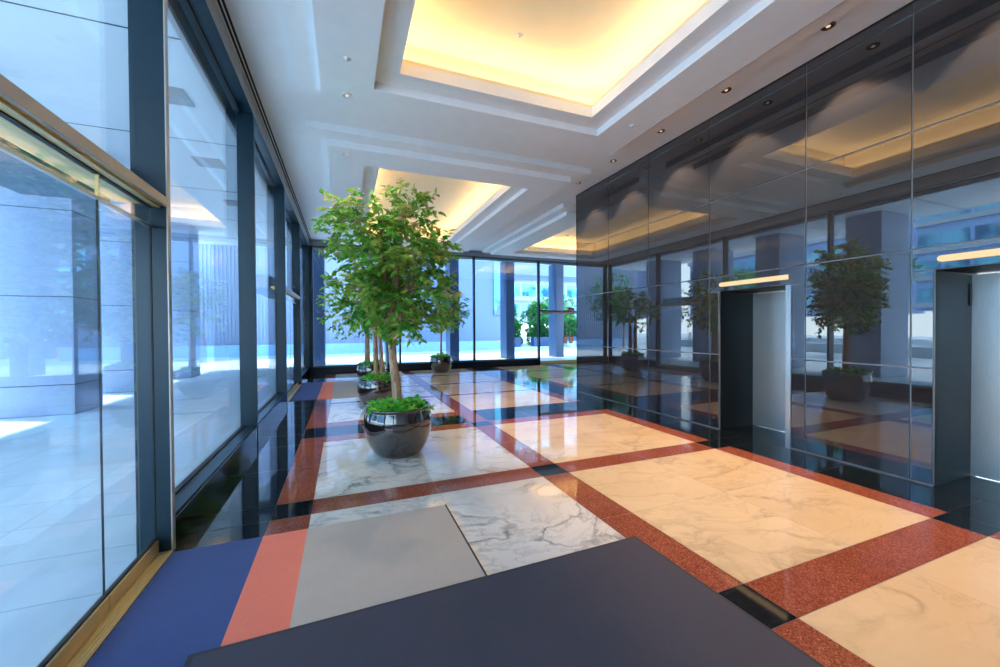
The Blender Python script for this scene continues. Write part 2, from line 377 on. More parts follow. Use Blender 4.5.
# ------------------------------------------------------------------ left glazed wall
def glazing_left():
    mb = MB(); mb.mats = ['bronze_trim', 'dark_metal']
    mb.box(XC-0.20, XC, YB, YF, ZH+0.0, ZC, 'bronze_trim'); mb.box(XG-0.06, XC-0.004, YB, YF, ZH-0.012, ZH+0.08, 'dark_metal')
    struct(mb, 'wall_left')
    # curb (skipping the door bays)
    mb = MB(); mb.mats = ['black_granite', 'dark_metal']
    for a, b in ((YB, -2.42), (-2.42, 0.42), (3.33, 9.03), (11.97, YF)):
        mb.box(XG-0.05, XC+0.0, a, b, -0.01, 0.20, 'black_granite', 0.004)
        mb.box(XG-0.04, XC-0.02, a, b, 0.20, 0.214, 'dark_metal')
    struct(mb, 'baseboard_left')
    for i, y in enumerate(POSTS):
        mb = MB(); mb.mats = ['dark_metal', 'bronze_trim']
        mb.box(XG-0.03, XC-0.002, y-0.024, y+0.024, 0.0, ZH, 'dark_metal', 0.002)
        mb.box(XC-0.003, XC+0.004, y-0.025, y+0.025, 0.0, ZC-0.28, 'bronze_trim' if i < 4 else 'dark_metal')
        struct(mb, 'trim_%d' % (i+1))
    n = 1
    for a, b, door in zip(POSTS[:-1], POSTS[1:], (0, 0, 1, 0, 0, 1, 0)):
        r = empty('window_%d' % n, (XG, (a+b)/2, 0), kind='structure'); n += 1
        z0 = 2.40 if door else 0.214
        h = (b-a)/2
        mb = MB().box(-0.006, 0.006, -h+0.024, h-0.024, z0, ZH); mb.build('pane', 'clear_glass', r)
        mb = MB()
        for zz in (z0+0.008, ZH-0.022): mb.box(-0.02, 0.02, -h+0.03, h-0.03, zz-0.008, zz+0.008)
        mb.build('gasket', 'dark_slot', r)
glazing_left()
def entrance(name, a, b):
    """glass entrance between mullions a and b on the left wall"""
    r = empty(name, (XC-0.09, (a+b)/2, 0), kind='structure'); h = (b-a)/2-0.026; w = 2*h
    mb = MB(); mb.mats = ['bronze_trim', 'brass', 'dark_metal', 'outer_header']
    mb.box(0.075, 0.092, -h, h, 2.33, 2.395, 'bronze_trim', 0.003); mb.box(-0.17, 0.075, -h, h, 2.335, 2.39, 'brass')
    mb.box(0.00, 0.055, -h, h, 2.322, 2.336, 'brass'); mb.box(-0.62, -0.20, -h, h, 2.33, 2.62, 'outer_header', 0.004)
    mb.build('header_rail', None, r)
    mb = MB().box(-0.005, 0.005, -h, h, 2.205, 2.325); mb.build('transom_pane', 'door_glass', r)
    mb = MB(); mb.mats = ['dark_slot', 'brass']
    for y in (-0.0, h-0.60, -h+0.60): mb.box(-0.008, 0.008, y-0.003, y+0.003, 2.20, 2.33, 'brass')
    mb.box(-0.014, 0.014, -h, h, 2.316, 2.328, 'dark_slot')
    mb.build('transom_bar', None, r)
    mb = MB(); mb.box(-0.09, 0.095, -h, h, -0.004, 0.008)
    for k, x in enumerate((0.085, 0.068, 0.051, 0.034)): mb.box(x-0.003, x+0.003, -h, h, 0.008, 0.013)
    mb.box(-0.085, -0.07, -h, h, 0.008, 0.014)
    mb.build('threshold', 'brass', r)
    for k, (y0, y1) in enumerate(((h-0.60, h), (h-1.46, h-0.602), (-h+0.602, -h+1.46), (-h, -h+0.60))):
        mb = MB().box(-0.004, 0.004, y0+0.001, y1-0.001, 0.09, 2.19); d = mb.build('door_leaf', 'door_glass', r)
        mb = MB(); mb.mats = ['brass', 'dark_slot']
        mb.box(-0.022, 0.022, y0+0.004, y1-0.004, 0.012, 0.095, 'brass', 0.003); mb.box(-0.010, 0.010, y0+0.004, y1-0.004, 0.095, 0.106, 'dark_slot')
        mb.build('bottom_rail', None, d)
        mb = MB(); mb.box(-0.010, 0.010, y0+0.004, y1-0.004, 2.184, 2.20); mb.build('top_rail', 'elevator_trim', d)
        mb = MB(); mb.box(-0.005, 0.005, y1-0.002, y1-0.0005, 0.10, 2.19); mb.build('edge_strip', 'dark_slot', d)
        if k in (1, 2):
            yy = y0+0.07 if k == 1 else y1-0.07
            mb = MB(); mb.tube([(-0.07, yy, 0.75), (-0.07, yy, 1.35)], [0.012, 0.012], 10)
            for z in (0.82, 1.28): mb.tube([(-0.07, yy, z), (-0.006, yy, z)], [0.008, 0.008], 8)
            mb.build('pull_handle', 'brass', d)
entrance('door_1', 0.42, 3.31); entrance('door_2', 9.05, 11.95)

# ------------------------------------------------------------------ far glazed wall
mb = MB(); mb.mats = ['grey_trim', 'dark_metal']
mb.box(XC, XE, YF-0.12, YF+0.1, ZH+0.02, ZC, 'grey_trim'); mb.box(XC, XE, YF-0.10, YF+0.06, ZH-0.01, ZH+0.03, 'dark_metal')
mb.box(XC, 10.72, YF-0.16, YF-0.12, ZC-0.05, ZC, 'grey_trim')
struct(mb, 'wall_far')
mb = MB(); mb.mats = ['curb_stone', 'dark_metal']
for a, b in ((XC, 7.77), (10.75, XE)):
    mb.box(a, b, YF-0.18, YF+0.06, -0.01, 0.19, 'curb_stone', 0.004); mb.box(a, b, YF-0.05, YF+0.05, 0.19, 0.21, 'dark_metal')
struct(mb, 'baseboard_far')
for i, x in enumerate(FPOSTS):
    mb = MB(); w = 0.06 if i == 0 else 0.033
    mb.box(x-w, x+w, YF-0.10, YF+0.05, 0.0, ZH+0.02, None, 0.002); struct(mb, 'trim_%d' % (i+20), 'dark_metal')
for i, (a, b) in enumerate(zip(FPOSTS, FPOSTS[1:]+[XE])):
    z0 = 2.27 if i == 3 else 0.21
    r = empty('window_%d' % (i+20), ((a+b)/2, YF, 0), kind='structure'); h = (b-a)/2
    MB().box(-h+0.03, h-0.03, -0.006, 0.006, z0, ZH).build('pane', 'clear_glass', r)
    mb = MB()
    for zz in (z0+0.008, ZH-0.014): mb.box(-h+0.03, h-0.03, -0.02, 0.02, zz-0.008, zz+0.008)
    mb.build('gasket', 'dark_slot', r)
r = empty('door_3', (9.26, YF, 0), kind='structure'); h = 1.42
mb = MB(); mb.mats = ['bronze_trim', 'dark_slot']; mb.box(-h, h, -0.09, 0.06, 2.14, 2.24, 'bronze_trim', 0.003); mb.box(-h, h, -0.095, 0.0, 2.24, 2.27, 'dark_slot'); mb.build('header_rail', None, r)
MB().box(-h, h, -0.16, 0.16, -0.004, 0.012).build('threshold', 'brass', r)
for k in range(2):
    x0, x1 = (-h, -0.004) if k == 0 else (0.004, h)
    d = MB().box(x0, x1, -0.006, 0.006, 0.09, 2.13).build('door_leaf', 'door_glass', r)
    mb = MB(); mb.box(x0, x1, -0.022, 0.022, 0.012, 0.09, None, 0.003); mb.build('bottom_rail', 'brass', d)
    xx = -0.08 if k == 0 else 0.08
    mb = MB().tube([(xx, -0.07, 0.8), (xx, -0.07, 1.35)], [0.012, 0.012], 10)
    for z in (0.86, 1.29): mb.tube([(xx, -0.07, z), (xx, -0.006, z)], [0.008, 0.008], 8)
    mb.build('pull_handle', 'brass', d)
for k, x in enumerate((9.14, 9.42)):
    o = empty('door_notice', (x, YF-0.012, 1.0), ('left' if k == 0 else 'right')+' one of two small red framed notices taped on the far door glass', 'notice')
    mb = MB(); mb.mats = ['notice_red', 'notice_paper']
    mb.box(-0.10, 0.10, -0.004, 0.004, -0.16, 0.16, 'notice_red'); mb.box(-0.07, 0.07, -0.006, -0.003, -0.12, 0.12, 'notice_paper'); b_ = mb.build('sheet', None, o)
o = MB().box(9.25, 9.55, YF-0.10, YF-0.05, 2.29, 2.42, None, 0.004).build('door_sign', 'exit_red', None, label='small reddish sign box standing on the far door header rail', cat='sign')

# ------------------------------------------------------------------ hidden ends of the lobby
mb = MB(); mb.box(-1.3, XE, YB-0.1, YB, 0, ZC); struct(mb, 'wall_back', 'white_plaster')
mb = MB(); mb.box(XE, XE+0.1, YE, YF, 0, ZC); struct(mb, 'wall_side', 'white_plaster')

# ------------------------------------------------------------------ elevator wall of polished dark panels
ZS = [0.012, 1.105, 2.24, 3.37, 4.49, ZC-0.006]
OPEN = [(3.162, 4.16), (0.905, 1.905), (-1.35, -0.35)]
ZD = 2.02
def right_wall():
    mb = MB(); mb.mats = ['wall_glass_panel', 'panel_seam', 'dark_slot']
    g = 0.0065
    seams = [-4.2, -2.44, -1.51, -0.19, 0.75, 2.065, 3.00, 4.316, 5.59, 6.74, YE]
    def P(y0, y1, z0, z1): mb.box(XR, XR+0.03, y0+g, y1-g, z0+g, z1-g, 'wall_glass_panel', 0.0025)
    for a, b in zip(seams, seams[1:]):
        op = [o for o in OPEN if a < o[0] and o[1] < b]
        for z0, z1 in zip(ZS[2:], ZS[3:]): P(a, b, z0, z1)
        if op:
            o0, o1 = op[0]; P(a, b, ZD, ZS[2])
            for y0, y1 in ((a, o0), (o1, b)): P(y0, y1, ZS[0], ZS[1]); P(y0, y1, ZS[1], ZD)
        else: P(a, b, ZS[0], ZS[1]); P(a, b, ZS[1], ZS[2])
    # backing that shows in the seams
    ys = [YB]+[v for o in sorted(OPEN) for v in o]+[YE-0.001]
    for k in range(0, len(ys), 2): mb.box(XR+0.012, XR+0.20, ys[k], ys[k+1], 0, ZC, 'panel_seam')
    for o in OPEN: mb.box(XR+0.012, XR+0.20, o[0], o[1], ZD+0.004, ZC, 'panel_seam')
    mb.box(XR, XE+0.1, YE-0.03, YE, 0, ZC-0.004, 'wall_glass_panel')
    mb.box(XR-0.006, XR+0.01, YB, YE, ZC-0.02, ZC, 'dark_slot'); 
    struct(mb, 'wall_right')
    mb = MB()
    ys = [YB]+[v for o in sorted(OPEN) for v in o]+[YE]
    for k in range(0, len(ys), 2): mb.box(XR-0.006, XR, ys[k], ys[k+1], 0, 0.012)
    struct(mb, 'baseboard_right', 'panel_seam')
right_wall()
XD = 5.83
for k, (a, b) in enumerate(OPEN):
    r = empty('door_%d' % (k+4), (XD, (a+b)/2, 0), kind='structure'); h = (b-a)/2
    mb = MB(); mb.mats = ['dark_steel', 'elevator_trim', 'black_granite', 'dark_slot']
    mb.box(XR-XD+0.034, 0.1, h-0.002, h+0.10, 0, ZD, 'dark_steel'); mb.box(XR-XD+0.034, 0.1, -h-0.10, -h+0.002, 0, ZD, 'dark_steel')
    mb.box(XR-XD+0.034, 0.1, -h-0.1, h+0.1, ZD, ZD+0.1, 'dark_steel')
    mb.box(XR-XD-0.012, XR-XD+0.05, -h-0.004, -h+0.055, 0.0, ZD-0.002, 'elevator_trim')
    mb.box(XR-XD, 0.1, -h, h, -0.02, 0.001, 'black_granite')
    if k == 1: mb.box(-0.075, -0.045, h-0.012, h+0.0, 1.70, 1.92, 'dark_slot')
    mb.build('jamb', None, r)
    for y0, y1 in ((-h, 0.0), (0.0, h)):
        MB().box(-0.01, 0.03, y0+0.001, y1-0.001, 0.01, ZD-0.01).build('door_panel', 'brushed_steel', r)
for k, (a, b) in enumerate(OPEN):
    lab = ['slim beige light bar above the steel elevator between the plant reflection and far wall end', 'slim glowing yellow light bar above the elevator nearest the right edge', 'slim light bar above the elevator behind the viewpoint'][k]
    o = empty('elevator_light', (XR, (a+b)/2, 2.118), lab, 'light bar'); h = (b-a)/2-0.03
    mb = MB(); bm = mb.bm
    n = 10; pts = [(-h, -0.028), (-h, 0.028)] + [(h-0.028+0.028*math.sin(math.pi*q/n), 0.028*math.cos(math.pi*q/n)) for q in range(n+1)]
    fr = [bm.verts.new((-0.035, p[0], p[1])) for p in pts]; bk = [bm.verts.new((-0.002, p[0], p[1])) for p in pts]
    bm.faces.new(fr); bm.faces.new(bk[::-1])
    for q in range(len(pts)): w = (q+1) % len(pts); bm.faces.new([fr[q], bk[q], bk[w], fr[w]])
    bmesh.ops.recalc_face_normals(bm, faces=bm.faces)
    mb.build('diffuser', 'lantern_glow', o)
    mb = MB().box(-0.002, 0.0, -h-0.004, h+0.002, -0.032, 0.032); mb.build('back_plate', 'bronze_ring', o)

# ------------------------------------------------------------------ ceiling fixtures
def downlight(x, y, z, ringmat, power, label, group=None, col=(1.0, 0.72, 0.46), r=0.062, spot=75):
    x, y = x*KC, y*KC
    o = empty('downlight', (x, y, z), label, 'downlight', group)
    mb = MB().lathe([(r*0.72, -0.0005), (r*0.74, -0.007), (r*0.9, -0.010), (r, -0.006), (r*1.02, 0.0)], seg=28); mb.build('trim_ring', ringmat, o)
    mb = MB().lathe([(0, -0.0015), (r*0.74, -0.0015)], seg=28); cup = mb.build('reflector_cup', 'dark_slot' if ringmat == 'bronze_ring' else 'white_ring', o)
    mb = MB().lathe([(0, -0.012), (r*0.22, -0.010), (r*0.34, -0.002)], seg=20); mb.build('lamp', 'downlight_lens', cup)
    if power:
        ld = bpy.data.lights.new('downlight_beam', 'SPOT'); ld.energy = power; ld.color = col; ld.spot_size = math.radians(spot); ld.spot_blend = 0.22; ld.shadow_soft_size = 0.03
        lo = bpy.data.objects.new('beam', ld); C.objects.link(lo); lo.parent = o; lo.location = (0, 0, -0.03)
    return o
ords = ['nearest', 'second nearest', 'third', 'fourth', 'fifth and farthest']
yy = [2.606, 3.798, 4.966, 6.172, 7.377]
for i, y in enumerate([0.22, 1.42]+yy):
    lab = ('%s visible bronze downlight in the row along the dark elevator wall' % ords[i-2]) if i >= 2 else ['bronze downlight beside the elevator wall behind the viewpoint', 'bronze downlight above the elevator nearest the right edge'][i]
    downlight(4.79, y, ZC, 'bronze_ring', 160, lab, None, (1.0, 0.68, 0.44), spot=80)
downlight(0.063, 5.36, ZC-0.21, 'white_ring', 100, 'silver rimmed downlight in the white ceiling by the front coffer', None, (1, 0.85, 0.7))
downlight(0.063, 7.16, ZC-0.21, 'white_ring', 120, 'silver rimmed downlight in the white ceiling by the middle coffer', None, (1, 0.85, 0.7))
downlight(8.2, 13.4, ZC+0.46, 'bronze_ring', 0, 'tiny dark fixture on the lit top of the far right coffer', None)
def sprinkler(x, y, z, label):
    x, y = x*KC, y*KC
    o = empty('sprinkler', (x, y, z), label, 'sprinkler')
    MB().lathe([(0, -0.012), (0.034, -0.011), (0.04, -0.003), (0.042, 0)], seg=24).build('cover_plate', 'white_ring', o)
    MB().lathe([(0, -0.022), (0.012, -0.021), (0.013, -0.010)], seg=16).build('nozzle', 'elevator_trim', o)
sprinkler(0.06, 4.64, ZC-0.21, 'small white sprinkler cover in the left of the front ceiling')
sprinkler(2.06, 4.48, ZC+0.46, 'small white sprinkler cover on the glowing top of the front coffer')
sprinkler(3.95, 4.66, ZC-0.21, 'small white sprinkler cover between front coffer and elevator wall')
mb = MB().box(3.3, 3.9, 14.76, 14.93, ZC-0.113, ZC-0.105); mb.build('ceiling_vent', 'grey_trim', None, label='small grey grille in the white ceiling near the far windows', cat='air vent')

# ------------------------------------------------------------------ mats
def mat_root(name, label, cat='floor mat'): return empty(name, (0, 0, 0), label, cat)
def entrance_mat(y0, y1, x1, label):
    o = mat_root('entrance_mat', label)
    MB().box(-1.085, -0.557, y0, y1, 0.0, 0.010).build('navy_panel', 'navy_carpet', o, label='navy blue carpet panel')
    MB().box(-0.557, -0.268, y0, y1, 0.0, 0.010).build('salmon_panel', 'salmon_carpet', o, label='salmon carpet stripe')
    MB().box(-0.268, x1-0.012, y0, y1, 0.0, 0.010).build('grey_panel', 'grey_carpet', o, label='grey carpet panel')
    MB().box(x1-0.012, x1, y0, y1, 0.0, 0.012).build('edge_strip', 'rubber', o)
entrance_mat(0.30, 3.255, 0.79, 'entrance mat of navy, salmon and grey panels by the near door, under the charcoal mat')
entrance_mat(9.25, 12.25, 0.36, 'distant mat of navy, salmon and grey panels inside the far left door')
o = mat_root('charcoal_mat', 'large charcoal ribbed carpet mat with dark rubber edge in the foreground')
o.location = (1.914, 2.232, 0.010); o.rotation_euler = (0, 0, math.radians(1.2))
MB().box(-2.565, -0.022, -2.6, -0.022, 0.0, 0.010, None, 0.002).build('carpet', 'charcoal_carpet', o)
mb = MB(); mb.ring((-2.59, 0, -2.62, 0), (-2.565, -0.022, -2.6, -0.022), -0.001, 0.007); mb.build('border', 'rubber', o)

# ------------------------------------------------------------------ planters and ficus trees
PROF = [(0, 0.0), (0.24, 0.0), (0.262, 0.012), (0.30, 0.06), (0.345, 0.14), (0.378, 0.23), (0.398, 0.33), (0.402, 0.42), (0.392, 0.49), (0.376, 0.53), (0.372, 0.545),
        (0.384, 0.556), (0.388, 0.570), (0.378, 0.580), (0.360, 0.578), (0.352, 0.560), (0.352, 0.50)]
def planter(x, y, s, label):
    o = empty('planter', (x, y, 0), label, 'planter')
    MB().lathe([(r*s, z*s) for r, z in PROF], seg=64).build('pot', 'glazed_ceramic', o)
    MB().lathe([(0, 0.53*s), (0.2*s, 0.525*s), (0.352*s, 0.50*s)], seg=32).build('soil', 'soil', o)
    return o
def leaf(bm, lay, p, d, n, L, w, tint, cols=None):
    """one pointed oval leaf at p, growing along d, with face normal about n"""
    d = d.normalized(); s = d.cross(n)
    if s.length < 1e-4: s = d.orthogonal()
    s.normalize(); n = s.cross(d)
    k = lambda a, b, c: bm.verts.new(p+d*(a*L)+s*(b*w)+n*(c*L))
    a = k(0, 0, 0); m1 = k(0.35, 0, -0.05); m2 = k(0.75, 0, -0.08); tip = k(1.05, 0, -0.18)
    r1 = k(0.30, 0.48, 0.05); r2 = k(0.68, 0.36, 0.0); l1 = k(0.30, -0.48, 0.05); l2 = k(0.68, -0.36, 0.0)
    for vs in ((a, r1, m1), (m1, r1, r2, m2), (m2, r2, tip), (a, m1, l1), (m1, m2, l2, l1), (m2, tip, l2)):
        f = bm.faces.new(vs); f.smooth = True
        for l in f.loops: l[lay] = (tint, tint, tint, 1)
def rv(a=1.0): return Vector((random.uniform(-a, a), random.uniform(-a, a), random.uniform(-a, a)))
def cover(x, y, z, r, n, label, size=0.062):
    mb = MB(); lay = mb.bm.loops.layers.float_color.new('tint')
    st = MB()
    for i in range(n):
        a = random.uniform(0, 2*math.pi); q = r*math.sqrt(random.random()); cx, cy = q*math.cos(a), q*math.sin(a)
        hz = random.uniform(0.03, 0.15)*(1.05-0.6*(q/r)**2); lean = Vector((cx, cy, 0))*random.uniform(0.0, 0.12)
        top = Vector((cx, cy, hz))+lean
        if i % 3 == 0: st.tube([(cx*0.8, cy*0.8, -0.01), tuple(top)], [0.003, 0.002], 4); st.tube([(0, 0, -0.005), (cx*0.8, cy*0.8, -0.01)], [0.003, 0.003], 4)
        dr = Vector((cx, cy, 0)).normalized()*0.6+rv(0.8) if q > 0.01 else rv(); dr.z = random.uniform(-0.35, 0.45)
        for _ in range(2):
            leaf(mb.bm, lay, top+rv(0.02), dr+rv(0.6), Vector((0, 0, 1))+rv(0.5), size*random.uniform(0.8, 1.25), size*random.uniform(0.75, 1.0), min(1, max(0, random.gauss(0.45, 0.25))))
    o = empty('ground_cover', (x, y, z), label, 'plant')
    mb.build('foliage', 'cover_leaf', o); st.build('stems', 'cover_leaf', o)
def bez(a, b, c, n):
    return [a*(1-t)**2+b*2*t*(1-t)+c*t*t for t in [i/n for i in range(n+1)]]
def ficus(x, y, label, trunks, blobs, nclump, seed, lsize=0.066, z0=0.50, twigs=3, perleaf=9, tr=0.028, fork=None):
    """trunks: list of (base offset, fork point); blobs: ellipsoids (cx,cy,cz,rx,ry,rz,weight)"""
    random.seed(seed)
    o = empty('ficus_tree', (x, y, z0), label, 'tree')
    forks = []
    for (bx, by), (fx, fy, fz) in trunks:
        mb = MB(); a = Vector((bx, by, -0.03)); c = Vector((fx, fy, fz-z0)); b = (a+c)/2+Vector((random.uniform(-.015, .015), random.uniform(-.02, .02), 0))
        pts = bez(a, b, c, 12); n = len(pts)
        mb.tube([p+rv(0.0025) for p in pts], [tr*(1.12-0.35*i/(n-1)) for i in range(n)], 12); mb.build('trunk', 'bark', o); forks.append(c)
    ws = [b[6] for b in blobs]; clumps = []
    for i in range(nclump):
        b = random.choices(blobs, ws)[0]
        v = rv(); 
        while v.length > 1 or v.length < 0.25: v = rv()
        v = v.normalized()*(v.length**0.6)
        clumps.append((Vector((b[0]+v.x*b[3], b[1]+v.y*b[4], b[2]-z0+v.z*b[5])), v))
    # main limbs lead from the forks to each blob centre, side branches to the clumps
    br = MB(); limbs = []
    for b in blobs:
        f = random.choice(forks); e = Vector((b[0], b[1], b[2]-z0+b[5]*0.45)); m = (f+e)/2+Vector((0, 0, -0.10))+Vector((e.x-f.x, e.y-f.y, 0))*-0.12
        pts = bez(f-Vector((0, 0, 0.06)), m, e, 10); br.tube([p+rv(0.008) for p in pts], [tr*0.62*(1-i/11)+0.004 for i in range(11)], 7); limbs.append(pts)
    fo = MB(); lay = fo.bm.loops.layers.float_color.new('tint')
    for cpos, v in clumps:
        best = min((p for L in limbs for p in L[2:]), key=lambda p: (p-cpos).length + (0.25 if p.z > cpos.z else 0))
        m = (best+cpos)/2+Vector((0, 0, 0.04))
        pts = bez(best, m, cpos, 5); br.tube(pts, [0.007, 0.006, 0.005, 0.004, 0.0035, 0.003], 5)
        base_t = random.gauss(0.42, 0.16)
        for k in range(twigs):
            out = Vector((v.x, v.y, v.z*0.4)).normalized() if v.length > 0 else rv()
            d = (out*0.8+rv(0.9)+Vector((0, 0, 0.15))).normalized(); tl = random.uniform(0.14, 0.26)
            end = cpos+d*tl+Vector((0, 0, -0.07*random.random())); tp = bez(cpos, cpos+d*tl*0.55+Vector((0, 0, 0.02)), end, 4)
            br.tube(tp, [0.0028, 0.0024, 0.002, 0.0016, 0.001], 4)
            for q in range(perleaf):
                tt = (q+0.6)/perleaf; p = cpos.lerp(end, tt) if tt > 1 else tp[min(4, int(tt*4.99))].lerp(tp[min(4, int(tt*4.99)+1)], (tt*4.99) % 1)
                side = d.cross(Vector((0, 0, 1))).normalized()*(1 if q % 2 else -1)
                ld = side*0.8+d*0.55+rv(0.45)+Vector((0, 0, -0.55*random.random()))
                leaf(fo.bm, lay, p, ld, Vector((0, 0, 1))+rv(0.7), lsize*random.uniform(0.75, 1.2), lsize*random.uniform(0.48, 0.66), min(1, max(0, random.gauss(base_t, 0.17))))
    bo = br.build('branches', 'bark', o); fo.build('foliage', 'ficus_leaf', bo)
    return o
PL = [(0.60, 4.88, 1.0), (0.62, 7.93, 1.0), (0.70, 11.2, 1.0), (3.13, 13.45, 0.96)]
nm = ['largest glossy dark brown round planter, nearest, standing on white marble', 'glossy dark planter second in line, half hidden behind the nearest planter', 'glossy dark planter farthest back in the left line of planters', 'glossy dark planter standing alone near the far windows']
cn = ['bright green ground cover filling the nearest planter around the trunk', 'bright green ground cover in the second planter of the left line', 'bright green ground cover in the farthest planter of the left line', 'low green ground cover in the lone planter near the far windows']
for (x, y, s), a, b in zip(PL, nm, cn):
    planter(x, y, s, a); cover(x, y, 0.505*s, 0.335*s, 330 if y < 6 else 240, b, 0.062 if y < 9 else 0.07)
ficus(*PL[0][:2], 'tall ficus tree with wide airy crown rising from the nearest planter', [((0.01, 0.0), (-0.08, 0.04, 1.50))],
      [(-0.46, 0.0, 2.74, 0.28, 0.30, 0.32, 1.3), (-0.20, 0.1, 2.86, 0.30, 0.32, 0.24, 0.9), (0.12, 0.0, 2.92, 0.22, 0.3, 0.26, 1.0), (0.30, -0.05, 2.46, 0.32, 0.34, 0.26, 1.5), (0.0, 0.0, 2.32, 0.50, 0.45, 0.40, 3.2),
       (-0.32, 0.05, 2.05, 0.36, 0.38, 0.34, 1.8), (0.16, 0.0, 1.95, 0.40, 0.40, 0.36, 2.4), (0.10, 0.0, 1.70, 0.34, 0.34, 0.22, 1.2)], 200, 11, 0.088, 0.50, 3, 9, 0.054)
ficus(*PL[1][:2], 'twin trunk ficus tree partly hidden behind the tallest tree', [((-0.05, 0.0), (-0.07, 0.0, 1.5)), ((0.07, 0.02), (0.02, 0.02, 1.5))],
      [(-0.38, 0, 1.98, 0.58, 0.5, 0.5, 2.2), (0.25, 0, 2.05, 0.5, 0.5, 0.55, 2), (0.0, 0, 2.55, 0.5, 0.5, 0.45, 1.5)], 120, 12, 0.09, 0.50, 3, 7, 0.044)
ficus(*PL[2][:2], 'ficus tree in the farthest planter of the left line, behind other trunks', [((-0.12, 0.0), (-0.12, 0.0, 1.55)), ((0.1, 0.0), (0.08, 0.02, 1.55))],
      [(-0.2, 0, 2.1, 0.62, 0.55, 0.55, 2.2), (0.2, 0, 2.3, 0.55, 0.55, 0.6, 2)], 80, 13, 0.10, 0.50, 3, 7, 0.07)
ficus(*PL[3][:2], 'small round headed ficus tree standing alone near the far windows', [((0.0, 0.0), (0.02, 0.0, 1.42))],
      [(0.15, 0, 1.85, 0.52, 0.5, 0.36, 3), (0.38, 0, 2.2, 0.48, 0.45, 0.42, 2.4), (0.1, 0, 2.4, 0.38, 0.4, 0.34, 1.2), (0.62, 0, 2.62, 0.22, 0.22, 0.3, 0.6)], 95, 14, 0.10, 0.48, 3, 7, 0.038)

# ------------------------------------------------------------------ outdoors
random.seed(21)
ZG = -0.03
mb = MB(); mb.quad([(-70, -40, ZG), (XG-0.05, -40, ZG), (XG-0.05, 90, ZG), (-70, 90, ZG)]); mb.quad([(XG-0.05, YF+0.06, ZG), (90, YF+0.06, ZG), (90, 90, ZG), (XG-0.05, 90, ZG)])
struct(mb, 'plaza_paving', 'plaza_stone')
mb = MB(); mb.mats = ['soffit_white', 'stone_joint']
mb.box(-6.9, -1.42, -8, 18.9, 4.95, 5.6, 'soffit_white'); mb.box(-1.42, 24, YF+0.12, 18.9, 4.95, 5.6, 'soffit_white')
for y in (-3.1, -0.15, 2.8, 5.75, 8.7, 11.6, 14.55, 17.5): mb.box(-6.89, -1.43, y-0.008, y+0.008, 4.944, 4.951, 'stone_joint')
struct(mb, 'soffit')
mb = MB(); mb.box(-1.42, XE+12, YF+0.10, YF+0.13, ZC-0.3, 20); mb.box(-1.45, -1.40, -8, YF+0.13, ZC-0.3, 20); mb.box(-1.4, XE+1, YB-2, YF+0.1, ZC+0.5, ZC+0.6); struct(mb, 'upper_facade', 'white_cladding')
for k, (y, x) in enumerate(((3.3, -2.4), (7.144, -2.34), (9.73, -2.54), (12.58, -2.7))):
    o = empty('soffit_panel_light', (x, y, 4.95), ['pale flush rectangular fixture in the outdoor soffit beyond the near door', 'flush rectangular fixture in the outdoor soffit at the first post', 'flush rectangular fixture in the outdoor soffit, centre of the tall pane', 'flush rectangular fixture in the outdoor soffit, deepest of the row'][k], 'fixture')
    mb = MB().ring((-0.24, 0.24, -0.24, 0.24), (-0.22, 0.22, -0.22, 0.22), -0.02, 0); mb.build('frame', 'grey_trim', o)
    MB().box(-0.22, 0.22, -0.22, 0.22, -0.012, -0.002).build('lens', 'grey_trim', o)
def pier(name, x0, x1, y0, y1, z1, joints, mat, label, cat):
    o = empty(name, ((x0+x1)/2, (y0+y1)/2, ZG), label, cat); mb = MB(); zz = [0]+joints+[z1]
    w, d = (x1-x0)/2, (y1-y0)/2
    for a, b in zip(zz, zz[1:]): mb.box(-w, w, -d, d, a+0.006, b-0.006, None, 0.006)
    mb.build('stone_blocks', mat, o)
    MB().box(-w+0.01, w-0.01, -d+0.01, d-0.01, 0, z1).build('joint_fill', 'stone_joint', o)
J = [0.55, 2.16, 3.74]
for k, (y, lab) in enumerate(((6.66, 'grey stone pier outside, out of view to the left of the near door'), (9.6, 'broad pale grey stone pier seen through the near glass door'), (12.55, 'grey stone pier seen beyond the broad pier through the door edge'), (15.5, 'grey stone pier at the far end of the left outdoor walk'))):
    pier('stone_pier', -6.1, -4.62, y, y+0.9, 4.98, J, 'pier_stone', lab, 'pier')
for k, x in enumerate((-1.22, 1.75, 4.70, 7.62, 10.5, 13.4)):
    lab = ['first', 'second', 'third', 'fourth', 'fifth', 'sixth'][k]+' blue grey stone column from the left outside the far windows'
    pier('stone_column', x, x+0.45, 18.3, 19.15, 4.98, [0.5, 2.1, 3.7], 'column_stone', lab, 'column')
